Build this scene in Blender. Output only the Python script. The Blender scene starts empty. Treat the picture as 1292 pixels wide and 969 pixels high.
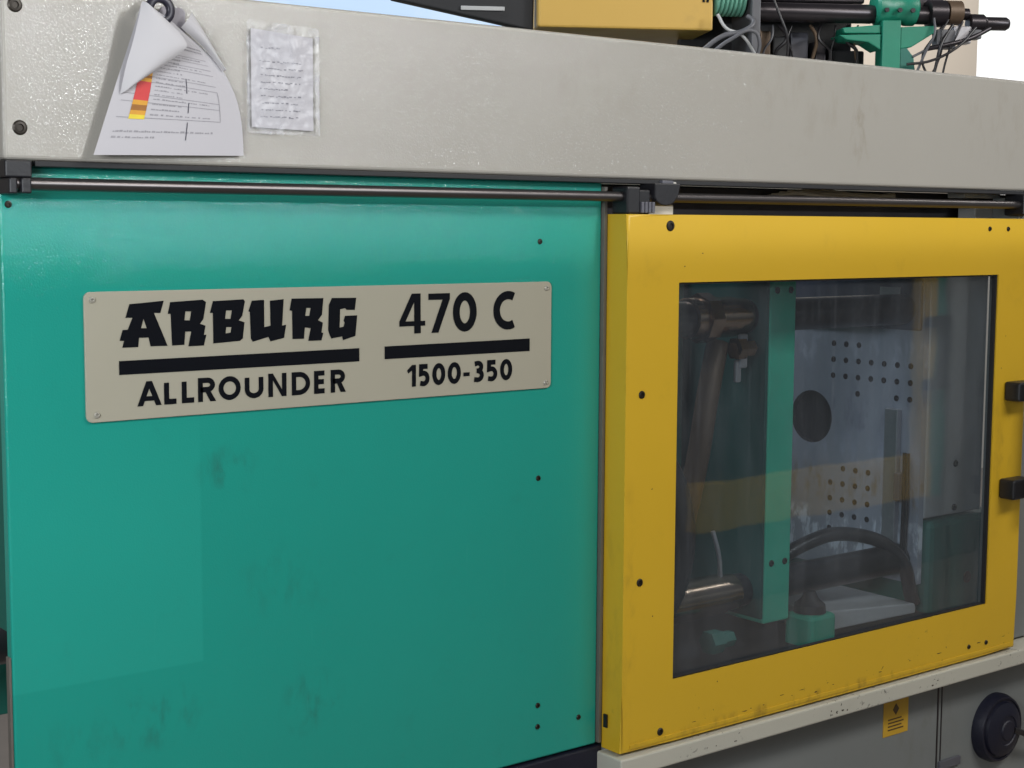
import bpy, bmesh, math, random
from mathutils import Vector, Matrix
random.seed(7)
S = bpy.context.scene
COL = S.collection
R = math.radians
# ------------------------------------------------------------------ camera
cd = bpy.data.cameras.new('camera'); cam = bpy.data.objects.new('camera', cd); COL.objects.link(cam)
cd.sensor_width = 36; cd.lens = 54.08; cd.clip_start = 0.05; cd.clip_end = 200
_r = Vector((0.79033, -0.61266, 0.00529)); _d = Vector((-0.05832, -0.08382, -0.99477)); _f = Vector((0.6099, 0.78589, -0.10197))
m = Matrix.Identity(4)
for i in range(3):
    m[i][0] = _r[i]; m[i][1] = -_d[i]; m[i][2] = -_f[i]
m[0][3], m[1][3], m[2][3] = 0.0, -1.76, 1.5
cam.matrix_world = m
S.camera = cam
# ------------------------------------------------------------------ world (soft indoor ambience) and hall lights, with added fills
w = bpy.data.worlds.new('World'); S.world = w; w.use_nodes = True
bg = w.node_tree.nodes['Background']
bg.inputs[0].default_value = (0.80, 0.86, 1.0, 1); bg.inputs[1].default_value = 0.075

def area(name, loc, target, sx, sy, energy, color):
    l = bpy.data.lights.new(name, 'AREA'); l.shape = 'RECTANGLE'; l.size = sx; l.size_y = sy; l.energy = energy; l.color = color
    o = bpy.data.objects.new(name, l); COL.objects.link(o); o.location = loc
    o.rotation_euler = (Vector(target) - Vector(loc)).to_track_quat('-Z', 'Y').to_euler()
    return o
area('ceiling_lamp', (2.3, -2.0, 2.95), (2.2, 0.0, 1.3), 1.9, 0.5, 38, (1.0, 0.96, 0.90))
area('rear_fill_light', (1.1, 1.1, 3.3), (2.3, 0.45, 1.1), 1.4, 0.6, 60, (0.85, 0.92, 1.0))  # unseen fill, added to brighten the interior through the open top
area('left_near_light', (-0.45, -1.2, 1.75), (1.2, 0.0, 1.2), 0.8, 0.5, 28, (0.93, 0.97, 1.0))  # unseen area light, added close by for the brightness from the left
area('far_hall_window', (6.6, -12.0, 4.95), (1.2, 0.0, 1.6), 1.6, 0.16, 600, (0.93, 0.97, 1.0))
area('aisle_fill_light', (5.0, -0.9, 3.3), (5.2, -2.5, 0.9), 1.8, 0.5, 50, (1.0, 0.97, 0.92))  # unseen fill, added to light only the machine across the aisle
area('rear_wall_fill', (6.6, 2.2, 3.6), (7.0, 4.0, 2.4), 1.8, 0.5, 60, (1.0, 0.95, 0.88))  # unseen fill, added to brighten the back wall
S.view_settings.view_transform = 'Standard'; S.view_settings.look = 'None'
S.view_settings.exposure = 0.0; S.view_settings.gamma = 1.0; S.view_settings.use_curve_mapping = False

# ------------------------------------------------------------------ materials
def newmat(name):
    mt = bpy.data.materials.new(name); mt.use_nodes = True
    nt = mt.node_tree
    return mt, nt, nt.nodes['Principled BSDF']
def N(nt, t, **kw):
    n = nt.nodes.new(t)
    for k, v in kw.items():
        if k.startswith('i_'):
            key = k[2:]
            n.inputs[int(key) if key.isdigit() else key].default_value = v
        else: setattr(n, k, v)
    return n
def mixcol(nt, fac, a, b, blend='MIX'):
    n = nt.nodes.new('ShaderNodeMix'); n.data_type = 'RGBA'; n.blend_type = blend
    for sock, v in ((n.inputs[0], fac), (n.inputs[6], a), (n.inputs[7], b)):
        if hasattr(v, 'is_linked') or hasattr(v, 'links'): nt.links.new(v, sock)
        elif isinstance(v, (int, float)): sock.default_value = v
        else: sock.default_value = (*v, 1) if len(v) == 3 else v
    return n.outputs[2]
def math_n(nt, op, a, b=None, clamp=False):
    n = nt.nodes.new('ShaderNodeMath'); n.operation = op; n.use_clamp = clamp
    for i, v in enumerate((a, b)):
        if v is None: continue
        if isinstance(v, (int, float)): n.inputs[i].default_value = v
        else: nt.links.new(v, n.inputs[i])
    return n.outputs[0]
def ramp(nt, val, lo, hi):
    n = nt.nodes.new('ShaderNodeMapRange'); n.interpolation_type = 'SMOOTHSTEP'
    nt.links.new(val, n.inputs[0]); n.inputs[1].default_value = lo; n.inputs[2].default_value = hi
    return n.outputs[0]
def noise(nt, vec, scale, detail=4, rough=0.6, dist=0.0):
    n = N(nt, 'ShaderNodeTexNoise'); n.inputs['Scale'].default_value = scale; n.inputs['Detail'].default_value = detail
    n.inputs['Roughness'].default_value = rough; n.inputs['Distortion'].default_value = dist
    nt.links.new(vec, n.inputs['Vector']); return n.outputs['Fac']

def paint(name, col, rough=0.38, grain=330, grain_d=0.0006, strength=0.6, mottle=0.10, spots=(), speck=0.0, speck_z=None, speck_col=(0.05, 0.03, 0.015), spec=0.5, grime=(0.05, 0.05, 0.045), coat=0.0, ghost=None):
    mt, nt, b = newmat(name)
    tc = N(nt, 'ShaderNodeTexCoord').outputs['Object']
    base = mixcol(nt, noise(nt, tc, 3.1, 5), [c * (1 - mottle) for c in col], [min(1, c * (1 + mottle)) for c in col])
    n2 = noise(nt, tc, 14, 6, 0.7)
    base = mixcol(nt, math_n(nt, 'MULTIPLY', ramp(nt, n2, 0.55, 0.8), 0.12), base, grime)
    # scuffs, and the platen's painted light zones, each at its own place: (x, z, radius_x, radius_z, amount)
    sep = N(nt, 'ShaderNodeSeparateXYZ'); nt.links.new(tc, sep.inputs[0])
    for sp_ in spots:
        sx, sz, rx, rz, amt = sp_[:5]; scol = sp_[5] if len(sp_) > 5 else grime
        dx = math_n(nt, 'DIVIDE', math_n(nt, 'SUBTRACT', sep.outputs[0], sx), rx)
        dz = math_n(nt, 'DIVIDE', math_n(nt, 'SUBTRACT', sep.outputs[2], sz), rz)
        d = math_n(nt, 'ADD', math_n(nt, 'MULTIPLY', dx, dx), math_n(nt, 'MULTIPLY', dz, dz))
        fall = math_n(nt, 'SUBTRACT', 1.0, d, True)
        mpn = N(nt, 'ShaderNodeMapping'); mpn.inputs['Rotation'].default_value = (0, R(35), 0); mpn.inputs['Scale'].default_value = (1.0, 1.0, 0.45); nt.links.new(tc, mpn.inputs[0])
        sc = ramp(nt, noise(nt, mpn.outputs[0], 38, 4, 0.6, 0.2), 0.45, 0.75)
        base = mixcol(nt, math_n(nt, 'MULTIPLY', math_n(nt, 'MULTIPLY', fall, sc), amt), base, scol)
    if coat:    # hairline scratches in two directions
        for ang, sc_, th in ((22, 1.0, 0.71), (-58, 1.3, 0.72)):
            mps = N(nt, 'ShaderNodeMapping'); mps.inputs['Rotation'].default_value = (0, R(ang), 0); mps.inputs['Scale'].default_value = (260 * sc_, 1, 5); nt.links.new(tc, mps.inputs[0])
            sl_ = math_n(nt, 'MULTIPLY', ramp(nt, noise(nt, mps.outputs[0], 1.0, 2, 0.5), th, th + 0.05), ramp(nt, noise(nt, tc, 5.5, 3), 0.5, 0.62))
            base = mixcol(nt, math_n(nt, 'MULTIPLY', sl_, 0.30), base, [min(1, c * 1.25 + 0.06) for c in col])
    if ghost:   # paint that kept its colour where a notice used to hang
        (gx0, gx1, gz0, gz1), ga = ghost
        gm = math_n(nt, 'MULTIPLY', math_n(nt, 'MULTIPLY', ramp(nt, sep.outputs[0], gx1 + 0.002, gx1 - 0.002), ramp(nt, sep.outputs[2], gz0 - 0.002, gz0 + 0.002)), ramp(nt, sep.outputs[2], gz1 + 0.12, gz1 - 0.12))
        base = mixcol(nt, math_n(nt, 'MULTIPLY', gm, ga), base, [min(1, c * 1.5 + 0.02) for c in col])
    if speck:
        sp = ramp(nt, noise(nt, tc, 95, 3, 0.65, 0.6), 0.70 - 0.03 * speck, 0.73 - 0.03 * speck)
        big = ramp(nt, noise(nt, tc, 7, 3), 0.44, 0.62)
        f = math_n(nt, 'MULTIPLY', sp, big)
        if speck_z:
            f = math_n(nt, 'MULTIPLY', f, ramp(nt, sep.outputs[2], speck_z[1], speck_z[0]))
        base = mixcol(nt, f, base, speck_col)
    nt.links.new(base, b.inputs['Base Color'])
    rr = N(nt, 'ShaderNodeMapRange'); nt.links.new(noise(nt, tc, 9, 4), rr.inputs[0])
    rr.inputs[3].default_value = rough * 0.85; rr.inputs[4].default_value = min(1, rough * 1.2)
    nt.links.new(rr.outputs[0], b.inputs['Roughness'])
    b.inputs['Specular IOR Level'].default_value = spec
    g = noise(nt, tc, grain, 2, 0.55)
    bp = N(nt, 'ShaderNodeBump'); bp.inputs['Strength'].default_value = strength * (0.10 if coat else 1.0); bp.inputs['Distance'].default_value = grain_d
    nt.links.new(g, bp.inputs['Height'])
    if coat:
        bc = N(nt, 'ShaderNodeBump'); bc.inputs['Strength'].default_value = strength; bc.inputs['Distance'].default_value = grain_d
        nt.links.new(g, bc.inputs['Height']); nt.links.new(bc.outputs[0], b.inputs['Coat Normal'])
        b.inputs['Coat Weight'].default_value = coat; b.inputs['Coat Roughness'].default_value = 0.07; b.inputs['Coat IOR'].default_value = 1.55
    bp2 = N(nt, 'ShaderNodeBump'); bp2.inputs['Strength'].default_value = 0.35; bp2.inputs['Distance'].default_value = 0.004
    nt.links.new(noise(nt, tc, 4.0, 2), bp2.inputs['Height']); nt.links.new(bp.outputs[0], bp2.inputs['Normal'])
    nt.links.new(bp2.outputs[0], b.inputs['Normal'])
    return mt
def plain(name, col, rough=0.5, metal=0.0, var=0.15, scale=20, bump=0.0, spec=0.5):
    mt, nt, b = newmat(name)
    tc = N(nt, 'ShaderNodeTexCoord').outputs['Object']
    c = mixcol(nt, noise(nt, tc, scale, 5), [x * (1 - var) for x in col], [min(1, x * (1 + var)) for x in col])
    nt.links.new(c, b.inputs['Base Color']); b.inputs['Roughness'].default_value = rough; b.inputs['Metallic'].default_value = metal
    b.inputs['Specular IOR Level'].default_value = spec
    if bump:
        bp = N(nt, 'ShaderNodeBump'); bp.inputs['Strength'].default_value = bump; bp.inputs['Distance'].default_value = 0.001
        nt.links.new(noise(nt, tc, scale * 6, 4), bp.inputs['Height']); nt.links.new(bp.outputs[0], b.inputs['Normal'])
    return mt

M = {}
M['green'] = paint('green_textured_paint', (0.008, 0.305, 0.242), 0.5, 420, 0.00065, 1.0, 0.06,
    spots=((0.905, 1.185, 0.05, 0.04, 0.55), (0.80, 0.885, 0.07, 0.05, 0.6), (1.03, 0.86, 0.06, 0.05, 0.5), (1.0, 1.03, 0.10, 0.05, 0.25), (0.70, 0.86, 0.06, 0.06, 0.2)),
    speck=0.0, grime=(0.02, 0.09, 0.075), coat=0.85, spec=0.2, ghost=((0.600, 0.868, 0.9445, 1.22), 0.16))
M['cream'] = paint('cream_textured_paint', (0.352, 0.334, 0.300), 0.5, 420, 0.00065, 1.0, 0.05,
    spots=((1.98, 1.72, 0.25, 0.08, 0.30), (1.50, 1.70, 0.10, 0.06, 0.3), (2.09, 1.66, 0.03, 0.12, 0.7), (2.5, 1.70, 0.15, 0.10, 0.3)), grime=(0.25, 0.22, 0.17), coat=0.85, spec=0.2)
M['yellow'] = paint('yellow_paint', (0.66, 0.412, 0.022), 0.42, 500, 0.0004, 0.4, 0.05,
    spots=((1.95, 0.700, 0.45, 0.016, 0.6), (1.555, 0.9, 0.02, 0.25, 0.3), (2.5, 1.10, 0.04, 0.12, 0.3)),
    speck=1.0, speck_z=(0.70, 0.80), grime=(0.16, 0.09, 0.02))
M['yellow_side'] = M['yellow']
M['base_grey'] = paint('grey_base_paint', (0.20, 0.215, 0.215), 0.5, 400, 0.0004, 0.4, 0.10, spots=((2.35, 0.55, 0.15, 0.10, 0.4),), grime=(0.16, 0.16, 0.14))
M['ledge'] = paint('cream_ledge_paint', (0.52, 0.51, 0.44), 0.45, 400, 0.0004, 0.4, 0.08, speck=2.2, speck_col=(0.04, 0.035, 0.03), grime=(0.2, 0.19, 0.15))
M['plate'] = plain('nameplate_beige', (0.40, 0.378, 0.30), 0.5, 0, 0.05, 6)
M['ink'] = plain('dark_ink', (0.002, 0.003, 0.006), 0.6, 0, 0.2, 40, 0, 0.15)
M['black'] = plain('black_plastic', (0.010, 0.010, 0.013), 0.42, 0, 0.25, 30, 0.2)
M['rubber'] = plain('black_rubber', (0.012, 0.012, 0.014), 0.6, 0, 0.2, 30, 0.2)
M['navy'] = plain('dark_blue_black_plastic', (0.006, 0.007, 0.020), 0.5, 0, 0.2, 40, 0.3)
M['greyplastic'] = plain('grey_plastic', (0.10, 0.10, 0.12), 0.45, 0, 0.15, 40)
M['palegrey'] = plain('pale_grey_plastic', (0.42, 0.42, 0.42), 0.5, 0, 0.1, 30)
M['white'] = plain('white_plastic', (0.62, 0.60, 0.55), 0.5, 0, 0.08, 20)
M['rod'] = plain('dark_steel_rod', (0.11, 0.10, 0.10), 0.34, 0.9, 0.2, 12)
M['screw'] = plain('blackened_screw', (0.030, 0.024, 0.018), 0.40, 0.5, 0.3, 200)
M['rivet'] = plain('aluminium_rivet', (0.50, 0.48, 0.42), 0.35, 0.4, 0.1, 100)
M['chrome'] = plain('oily_chromed_steel', (0.42, 0.30, 0.22), 0.22, 1.0, 0.25, 25, 0.1)
M['steel_dark'] = plain('dark_oily_steel', (0.055, 0.05, 0.055), 0.35, 0.8, 0.3, 15)
M['platen'] = paint('machined_grey_platen', (0.32, 0.335, 0.38), 0.42, 150, 0.0004, 0.3, 0.22, spots=((2.46, 0.985, 1, 0.062, 1.0, (0.24, 0.17, 0.10)), (2.46, 0.865, 1, 0.06, 3.0, (0.72, 0.75, 0.82)), (2.46, 1.05, 1, 0.05, 0.9, (0.55, 0.58, 0.68)), (2.46, 1.25, 1, 0.05, 0.8, (0.52, 0.54, 0.62)), (2.46, 1.12, 1, 0.12, 0.8, (0.20, 0.21, 0.27))))  # spots paint the brightly lit lower zone and a brown reflected band
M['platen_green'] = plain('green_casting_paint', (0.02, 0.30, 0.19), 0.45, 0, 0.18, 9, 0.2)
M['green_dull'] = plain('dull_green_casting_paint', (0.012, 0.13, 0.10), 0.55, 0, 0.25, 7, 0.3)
M['green_dark'] = plain('dark_green_paint', (0.008, 0.06, 0.05), 0.5, 0, 0.3, 7, 0.3)
M['slate'] = plain('dark_slate_steel', (0.085, 0.09, 0.125), 0.5, 0.3, 0.35, 12, 0.3)
M['green_bracket'] = plain('green_bracket_paint', (0.012, 0.20, 0.125), 0.4, 0, 0.2, 14, 0.2)
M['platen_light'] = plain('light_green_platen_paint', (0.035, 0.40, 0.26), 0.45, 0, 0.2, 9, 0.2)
M['rust'] = plain('brown_oily_steel', (0.10, 0.065, 0.04), 0.5, 0.3, 0.4, 14, 0.3)
M['paper'] = plain('white_paper', (0.47, 0.455, 0.48), 0.7, 0, 0.03, 10)
M['paper2'] = plain('back_of_white_paper', (0.49, 0.475, 0.49), 0.7, 0, 0.03, 10)
M['print'] = plain('grey_print', (0.30, 0.29, 0.31), 0.7, 0, 0.3, 300)
M['print_dark'] = plain('dark_print', (0.05, 0.05, 0.07), 0.7, 0, 0.4, 200)
M['pencil'] = plain('grey_handwriting', (0.16, 0.155, 0.18), 0.7, 0, 0.3, 200)
M['edge'] = plain('grey_brown_edge_trim', (0.17, 0.155, 0.135), 0.5, 0.2, 0.2, 30)
M['chip'] = plain('bare_dark_chip', (0.045, 0.03, 0.018), 0.6, 0.1, 0.3, 80)
M['red'] = plain('red_print', (0.55, 0.05, 0.05), 0.6, 0, 0.1, 100)
M['orange'] = plain('orange_print', (0.62, 0.30, 0.03), 0.6, 0, 0.1, 100)
M['lemon'] = plain('yellow_print', (0.70, 0.55, 0.04), 0.6, 0, 0.1, 100)
M['brown_ink'] = plain('brown_print', (0.30, 0.12, 0.02), 0.6, 0, 0.2, 100)
M['sticker'] = plain('yellow_sticker', (0.60, 0.36, 0.03), 0.5, 0, 0.08, 30)
M['sticker_ink'] = plain('brown_sticker_ink', (0.10, 0.06, 0.02), 0.6, 0, 0.3, 60)
M['ringmag'] = plain('dark_ring_magnet', (0.022, 0.020, 0.032), 0.38, 0.1, 0.2, 60)
M['tab'] = plain('grey_paper_tab', (0.30, 0.28, 0.31), 0.6, 0, 0.1, 50)
M['floor'] = plain('grey_concrete_floor', (0.26, 0.22, 0.19), 0.7, 0, 0.2, 3, 0.3)
M['wall'] = plain('beige_hall_wall', (0.56, 0.50, 0.43), 0.85, 0, 0.06, 1.5, 0.2)
M['hose'] = plain('black_hose', (0.016, 0.014, 0.016), 0.35, 0, 0.2, 20)
M['cable'] = plain('grey_cable', (0.10, 0.10, 0.11), 0.45, 0, 0.2, 30)
M['beige_cable'] = plain('beige_cable', (0.35, 0.31, 0.25), 0.5, 0, 0.2, 30)
M['barrel'] = plain('black_steel_barrel', (0.035, 0.030, 0.034), 0.33, 0.6, 0.3, 25)
M['silver'] = plain('silver_connector', (0.45, 0.44, 0.46), 0.35, 0.7, 0.2, 60)
M['frosted'] = plain('pale_green_ribbed_hose', (0.16, 0.40, 0.30), 0.35, 0, 0.15, 40)
M['cover'] = paint('yellow_cover_paint', (0.56, 0.35, 0.075), 0.45, 500, 0.0003, 0.3, 0.05)
M['lit'] = None
def emissive(name, c1, c2, strength, scale):
    mt, nt, b = newmat(name)
    tc = N(nt, 'ShaderNodeTexCoord').outputs['Object']
    c = mixcol(nt, ramp(nt, noise(nt, tc, scale, 4), 0.45, 0.62), c1, c2)
    nt.links.new(c, b.inputs['Emission Color']); b.inputs['Emission Strength'].default_value = strength
    b.inputs['Base Color'].default_value = (0.1, 0.1, 0.1, 1)
    return mt
M['daylight'] = emissive('daylit_window_pane', (1.0, 1.0, 1.0), (0.93, 1.0, 0.92), 1.15, 2.2)
M['bluelight'] = emissive('blue_daylit_roof_glazing', (0.55, 0.75, 1.0), (0.68, 0.83, 1.0), 0.92, 1.2)
# clear guard sheet: see-through, reflecting, hazed by scratches, oil film and a pale veil painted for weak reflections
def guard_sheet():
    mt, nt, b = newmat('scratched_clear_guard_sheet')
    tc = N(nt, 'ShaderNodeTexCoord').outputs['Object']
    out = nt.nodes['Material Output']; nt.nodes.remove(b)
    tr = N(nt, 'ShaderNodeBsdfTransparent'); tr.inputs[0].default_value = (0.86, 0.90, 0.93, 1)
    gl = N(nt, 'ShaderNodeBsdfGlossy'); gl.inputs['Roughness'].default_value = 0.025; gl.inputs[0].default_value = (1, 1, 1, 1)
    fr = N(nt, 'ShaderNodeFresnel')
    geo = N(nt, 'ShaderNodeNewGeometry')   # same reflectance on both skins of the sheet
    ior = N(nt, 'ShaderNodeMapRange'); nt.links.new(geo.outputs['Backfacing'], ior.inputs[0]); ior.inputs[3].default_value = 1.5; ior.inputs[4].default_value = 1 / 1.5
    nt.links.new(ior.outputs[0], fr.inputs[0])
    df = N(nt, 'ShaderNodeBsdfDiffuse'); df.inputs[0].default_value = (0.62, 0.66, 0.74, 1)
    bp = N(nt, 'ShaderNodeBump'); bp.inputs['Strength'].default_value = 0.12; bp.inputs['Distance'].default_value = 0.003
    nt.links.new(noise(nt, tc, 5, 2), bp.inputs['Height']); nt.links.new(bp.outputs[0], gl.inputs['Normal'])
    m1 = N(nt, 'ShaderNodeMixShader'); nt.links.new(fr.outputs[0], m1.inputs[0]); nt.links.new(tr.outputs[0], m1.inputs[1]); nt.links.new(gl.outputs[0], m1.inputs[2])
    mp = N(nt, 'ShaderNodeMapping'); mp.inputs['Scale'].default_value = (9, 9, 3.0); nt.links.new(tc, mp.inputs[0])
    h = math_n(nt, 'MULTIPLY', ramp(nt, noise(nt, mp.outputs[0], 1.2, 6, 0.7), 0.35, 0.85), 0.03)
    mp3 = N(nt, 'ShaderNodeMapping'); mp3.inputs['Scale'].default_value = (60, 60, 2.2); mp3.inputs['Rotation'].default_value = (0, R(6), 0); nt.links.new(tc, mp3.inputs[0])
    h = math_n(nt, 'ADD', h, math_n(nt, 'MULTIPLY', ramp(nt, noise(nt, mp3.outputs[0], 1.0, 5, 0.7), 0.52, 0.80), 0.05))
    h = math_n(nt, 'ADD', h, 0.019)
    m2 = N(nt, 'ShaderNodeMixShader'); nt.links.new(h, m2.inputs[0]); nt.links.new(m1.outputs[0], m2.inputs[1]); nt.links.new(df.outputs[0], m2.inputs[2])
    nt.links.new(m2.outputs[0], out.inputs[0])
    return mt
M['guard'] = guard_sheet()
def sleeve_film():
    mt, nt, b = newmat('clear_crumpled_film')
    out = nt.nodes['Material Output']; nt.nodes.remove(b)
    tc = N(nt, 'ShaderNodeTexCoord').outputs['Object']
    tr = N(nt, 'ShaderNodeBsdfTransparent'); tr.inputs[0].default_value = (0.985, 0.985, 0.99, 1)
    gl = N(nt, 'ShaderNodeBsdfGlossy'); gl.inputs['Roughness'].default_value = 0.33
    bp = N(nt, 'ShaderNodeBump'); bp.inputs['Strength'].default_value = 0.5; bp.inputs['Distance'].default_value = 0.004
    nt.links.new(noise(nt, tc, 30, 2, 0.5, 1.2), bp.inputs['Height']); nt.links.new(bp.outputs[0], gl.inputs['Normal'])
    fr = N(nt, 'ShaderNodeFresnel'); fr.inputs[0].default_value = 1.5; nt.links.new(bp.outputs[0], fr.inputs[1])
    m1 = N(nt, 'ShaderNodeMixShader'); m1.inputs[0].default_value = 0.035; nt.links.new(tr.outputs[0], m1.inputs[1]); nt.links.new(gl.outputs[0], m1.inputs[2])
    df = N(nt, 'ShaderNodeBsdfDiffuse'); df.inputs[0].default_value = (0.7, 0.7, 0.75, 1)
    m2 = N(nt, 'ShaderNodeMixShader'); nt.links.new(m1.outputs[0], m2.inputs[1]); nt.links.new(df.outputs[0], m2.inputs[2])
    nt.links.new(math_n(nt, 'MULTIPLY', ramp(nt, noise(nt, tc, 26, 3, 0.6, 1.0), 0.40, 0.70), 0.30), m2.inputs[0])
    nt.links.new(m2.outputs[0], out.inputs[0])
    return mt
M['film'] = sleeve_film()

# ------------------------------------------------------------------ mesh helpers
def link(name, me, mat, parent=None, bevel=0.0, smooth=False, segs=2):
    o = bpy.data.objects.new(name, me); COL.objects.link(o)
    if mat: me.materials.append(M[mat] if isinstance(mat, str) else mat)
    if parent: o.parent = parent
    if smooth:
        for p in me.polygons: p.use_smooth = True
    if bevel:
        md = o.modifiers.new('bevel', 'BEVEL'); md.width = bevel; md.segments = segs; md.limit_method = 'ANGLE'; md.angle_limit = R(40)
        md.harden_normals = False
    return o
def obj(name, bm, mat, parent=None, bevel=0.0, smooth=False, segs=2):
    me = bpy.data.meshes.new(name); bmesh.ops.recalc_face_normals(bm, faces=bm.faces[:]); bm.to_mesh(me); bm.free()
    return link(name, me, mat, parent, bevel, smooth, segs)
def bx(bm, x0, x1, y0, y1, z0, z1):
    v = [bm.verts.new((x, y, z)) for x in (x0, x1) for y in (y0, y1) for z in (z0, z1)]
    for f in ((0, 1, 3, 2), (4, 6, 7, 5), (0, 4, 5, 1), (2, 3, 7, 6), (0, 2, 6, 4), (1, 5, 7, 3)):
        bm.faces.new([v[i] for i in f])
def box(name, dims, mat, parent=None, bevel=0.002):
    bm = bmesh.new(); bx(bm, *dims); return obj(name, bm, mat, parent, bevel)
def boxes(name, lst, mat, parent=None, bevel=0.0015):
    bm = bmesh.new()
    for d in lst: bx(bm, *d)
    return obj(name, bm, mat, parent, bevel)
def prism(bm, pts, y0, y1):            # polygon in x,z extruded along y
    a = [bm.verts.new((x, y0, z)) for x, z in pts]; b = [bm.verts.new((x, y1, z)) for x, z in pts]
    bm.faces.new(a); bm.faces.new(b[::-1]); n = len(pts)
    for i in range(n): bm.faces.new((a[i], b[i], b[(i + 1) % n], a[(i + 1) % n]))
def lathe(bm, prof, center, axis='Y', n=20):   # prof: list of (r, h); h along axis
    rings = []
    for r_, h in prof:
        ring = []
        for k in range(n):
            a = 2 * math.pi * k / n; c, s = r_ * math.cos(a), r_ * math.sin(a)
            if axis == 'Y': p = (c, h, s)
            elif axis == 'X': p = (h, c, s)
            else: p = (c, s, h)
            ring.append(bm.verts.new(Vector(p) + Vector(center)))
        rings.append(ring)
    for i in range(len(rings) - 1):
        for k in range(n):
            bm.faces.new((rings[i][k], rings[i][(k + 1) % n], rings[i + 1][(k + 1) % n], rings[i + 1][k]))
    for ring in (rings[0], rings[-1]): bm.faces.new(ring)
def turned(name, prof, center, mat, parent=None, axis='Y', n=20):
    bm = bmesh.new(); lathe(bm, prof, center, axis, n)
    o = obj(name, bm, mat, parent)
    for p in o.data.polygons: p.use_smooth = len(p.vertices) == 4
    md = o.modifiers.new('edges', 'EDGE_SPLIT'); md.split_angle = R(35)
    return o
def tube(name, pts, r_, mat, parent=None, n=10, res=8):
    cu = bpy.data.curves.new(name, 'CURVE'); cu.dimensions = '3D'; cu.bevel_depth = r_; cu.bevel_resolution = 3; cu.resolution_u = res; cu.use_fill_caps = True
    sp = cu.splines.new('BEZIER'); sp.bezier_points.add(len(pts) - 1)
    for bp_, p in zip(sp.bezier_points, pts):
        bp_.co = p; bp_.handle_left_type = bp_.handle_right_type = 'AUTO'
    t = bpy.data.objects.new(name + '_curve', cu); COL.objects.link(t)
    dg = bpy.context.evaluated_depsgraph_get(); me = bpy.data.meshes.new_from_object(t.evaluated_get(dg))
    bpy.data.objects.remove(t); me.name = name
    return link(name, me, mat, parent, smooth=True)
def thing(name, label, cat, loc=(0, 0, 0), group=None):
    o = bpy.data.objects.new(name, None); COL.objects.link(o); o.location = loc; o.empty_display_size = 0.1
    o['label'] = label; o['category'] = cat
    if group: o['group'] = group
    return o
def tag(o, label, cat, group=None):
    o['label'] = label; o['category'] = cat
    if group: o['group'] = group
    return o

# screw with a socket in its domed head; copies share the mesh
def screw_mesh(name, r_, mat):
    bm = bmesh.new()
    lathe(bm, [(r_, 0.0), (r_, -0.0012), (r_ * 0.8, -0.0024), (r_ * 0.5, -0.0026), (r_ * 0.44, -0.0008), (r_ * 0.1, -0.0008)], (0, 0, 0), 'Y', 16)
    bmesh.ops.recalc_face_normals(bm, faces=bm.faces[:])
    me = bpy.data.meshes.new(name); bm.to_mesh(me); bm.free(); me.materials.append(M[mat])
    return me
def put(name, me, loc, parent, label=None):
    o = bpy.data.objects.new(name, me); COL.objects.link(o); o.parent = parent; o.location = loc
    if label: o['label'] = label
    return o

# ------------------------------------------------------------------ setting
fl = box('floor', (-4, 14, -5, 9, -0.1, 0.0), 'floor', None, 0); fl['kind'] = 'structure'
wall = boxes('back_wall', [(-3, 2.2, 4.0, 4.2, 0, 4.2), (2.2, 4.46, 4.0, 4.2, 0, 1.9), (2.2, 4.46, 4.0, 4.2, 3.2, 4.2), (4.46, 8.02, 4.0, 4.2, 0, 4.2),
                           (8.02, 11.4, 4.0, 4.2, 0, 1.3), (8.02, 11.4, 4.0, 4.2, 3.5, 4.2), (11.4, 13, 4.0, 4.2, 0, 4.2)], 'wall', None, 0)
wall['kind'] = 'structure'
box('window_pane', (2.2, 4.46, 4.08, 4.10, 1.9, 3.2), 'bluelight', wall, 0)
box('window_pane', (8.02, 11.4, 4.12, 4.14, 1.3, 3.5), 'daylight', wall, 0)
boxes('window_frame', [(2.2, 4.46, 4.03, 4.07, 1.9, 1.95), (2.2, 4.46, 4.03, 4.07, 3.15, 3.2)], 'white', wall, 0.003)
boxes('window_frame', [(8.02, 8.06, 4.03, 4.07, 1.3, 3.5), (9.6, 9.66, 4.03, 4.07, 1.3, 3.5), (8.06, 9.6, 4.03, 4.07, 1.3, 1.36)], 'white', wall, 0.003)

# ------------------------------------------------------------------ the machine
mach = thing('injection_moulding_machine', 'green, yellow and cream injection moulding machine with beige nameplate and windowed sliding door', 'machine', (1.6, 0.4, 0))
bpy.context.view_layer.update()
class P_:  # parts are modelled in place; the parent inverse keeps them there
    pass
_link = link
def link(name, me, mat, parent=None, bevel=0.0, smooth=False, segs=2):
    o = _link(name, me, mat, parent, bevel, smooth, segs)
    if parent is mach: o.matrix_parent_inverse = Matrix.Translation((-1.6, -0.4, 0))
    return o
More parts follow.
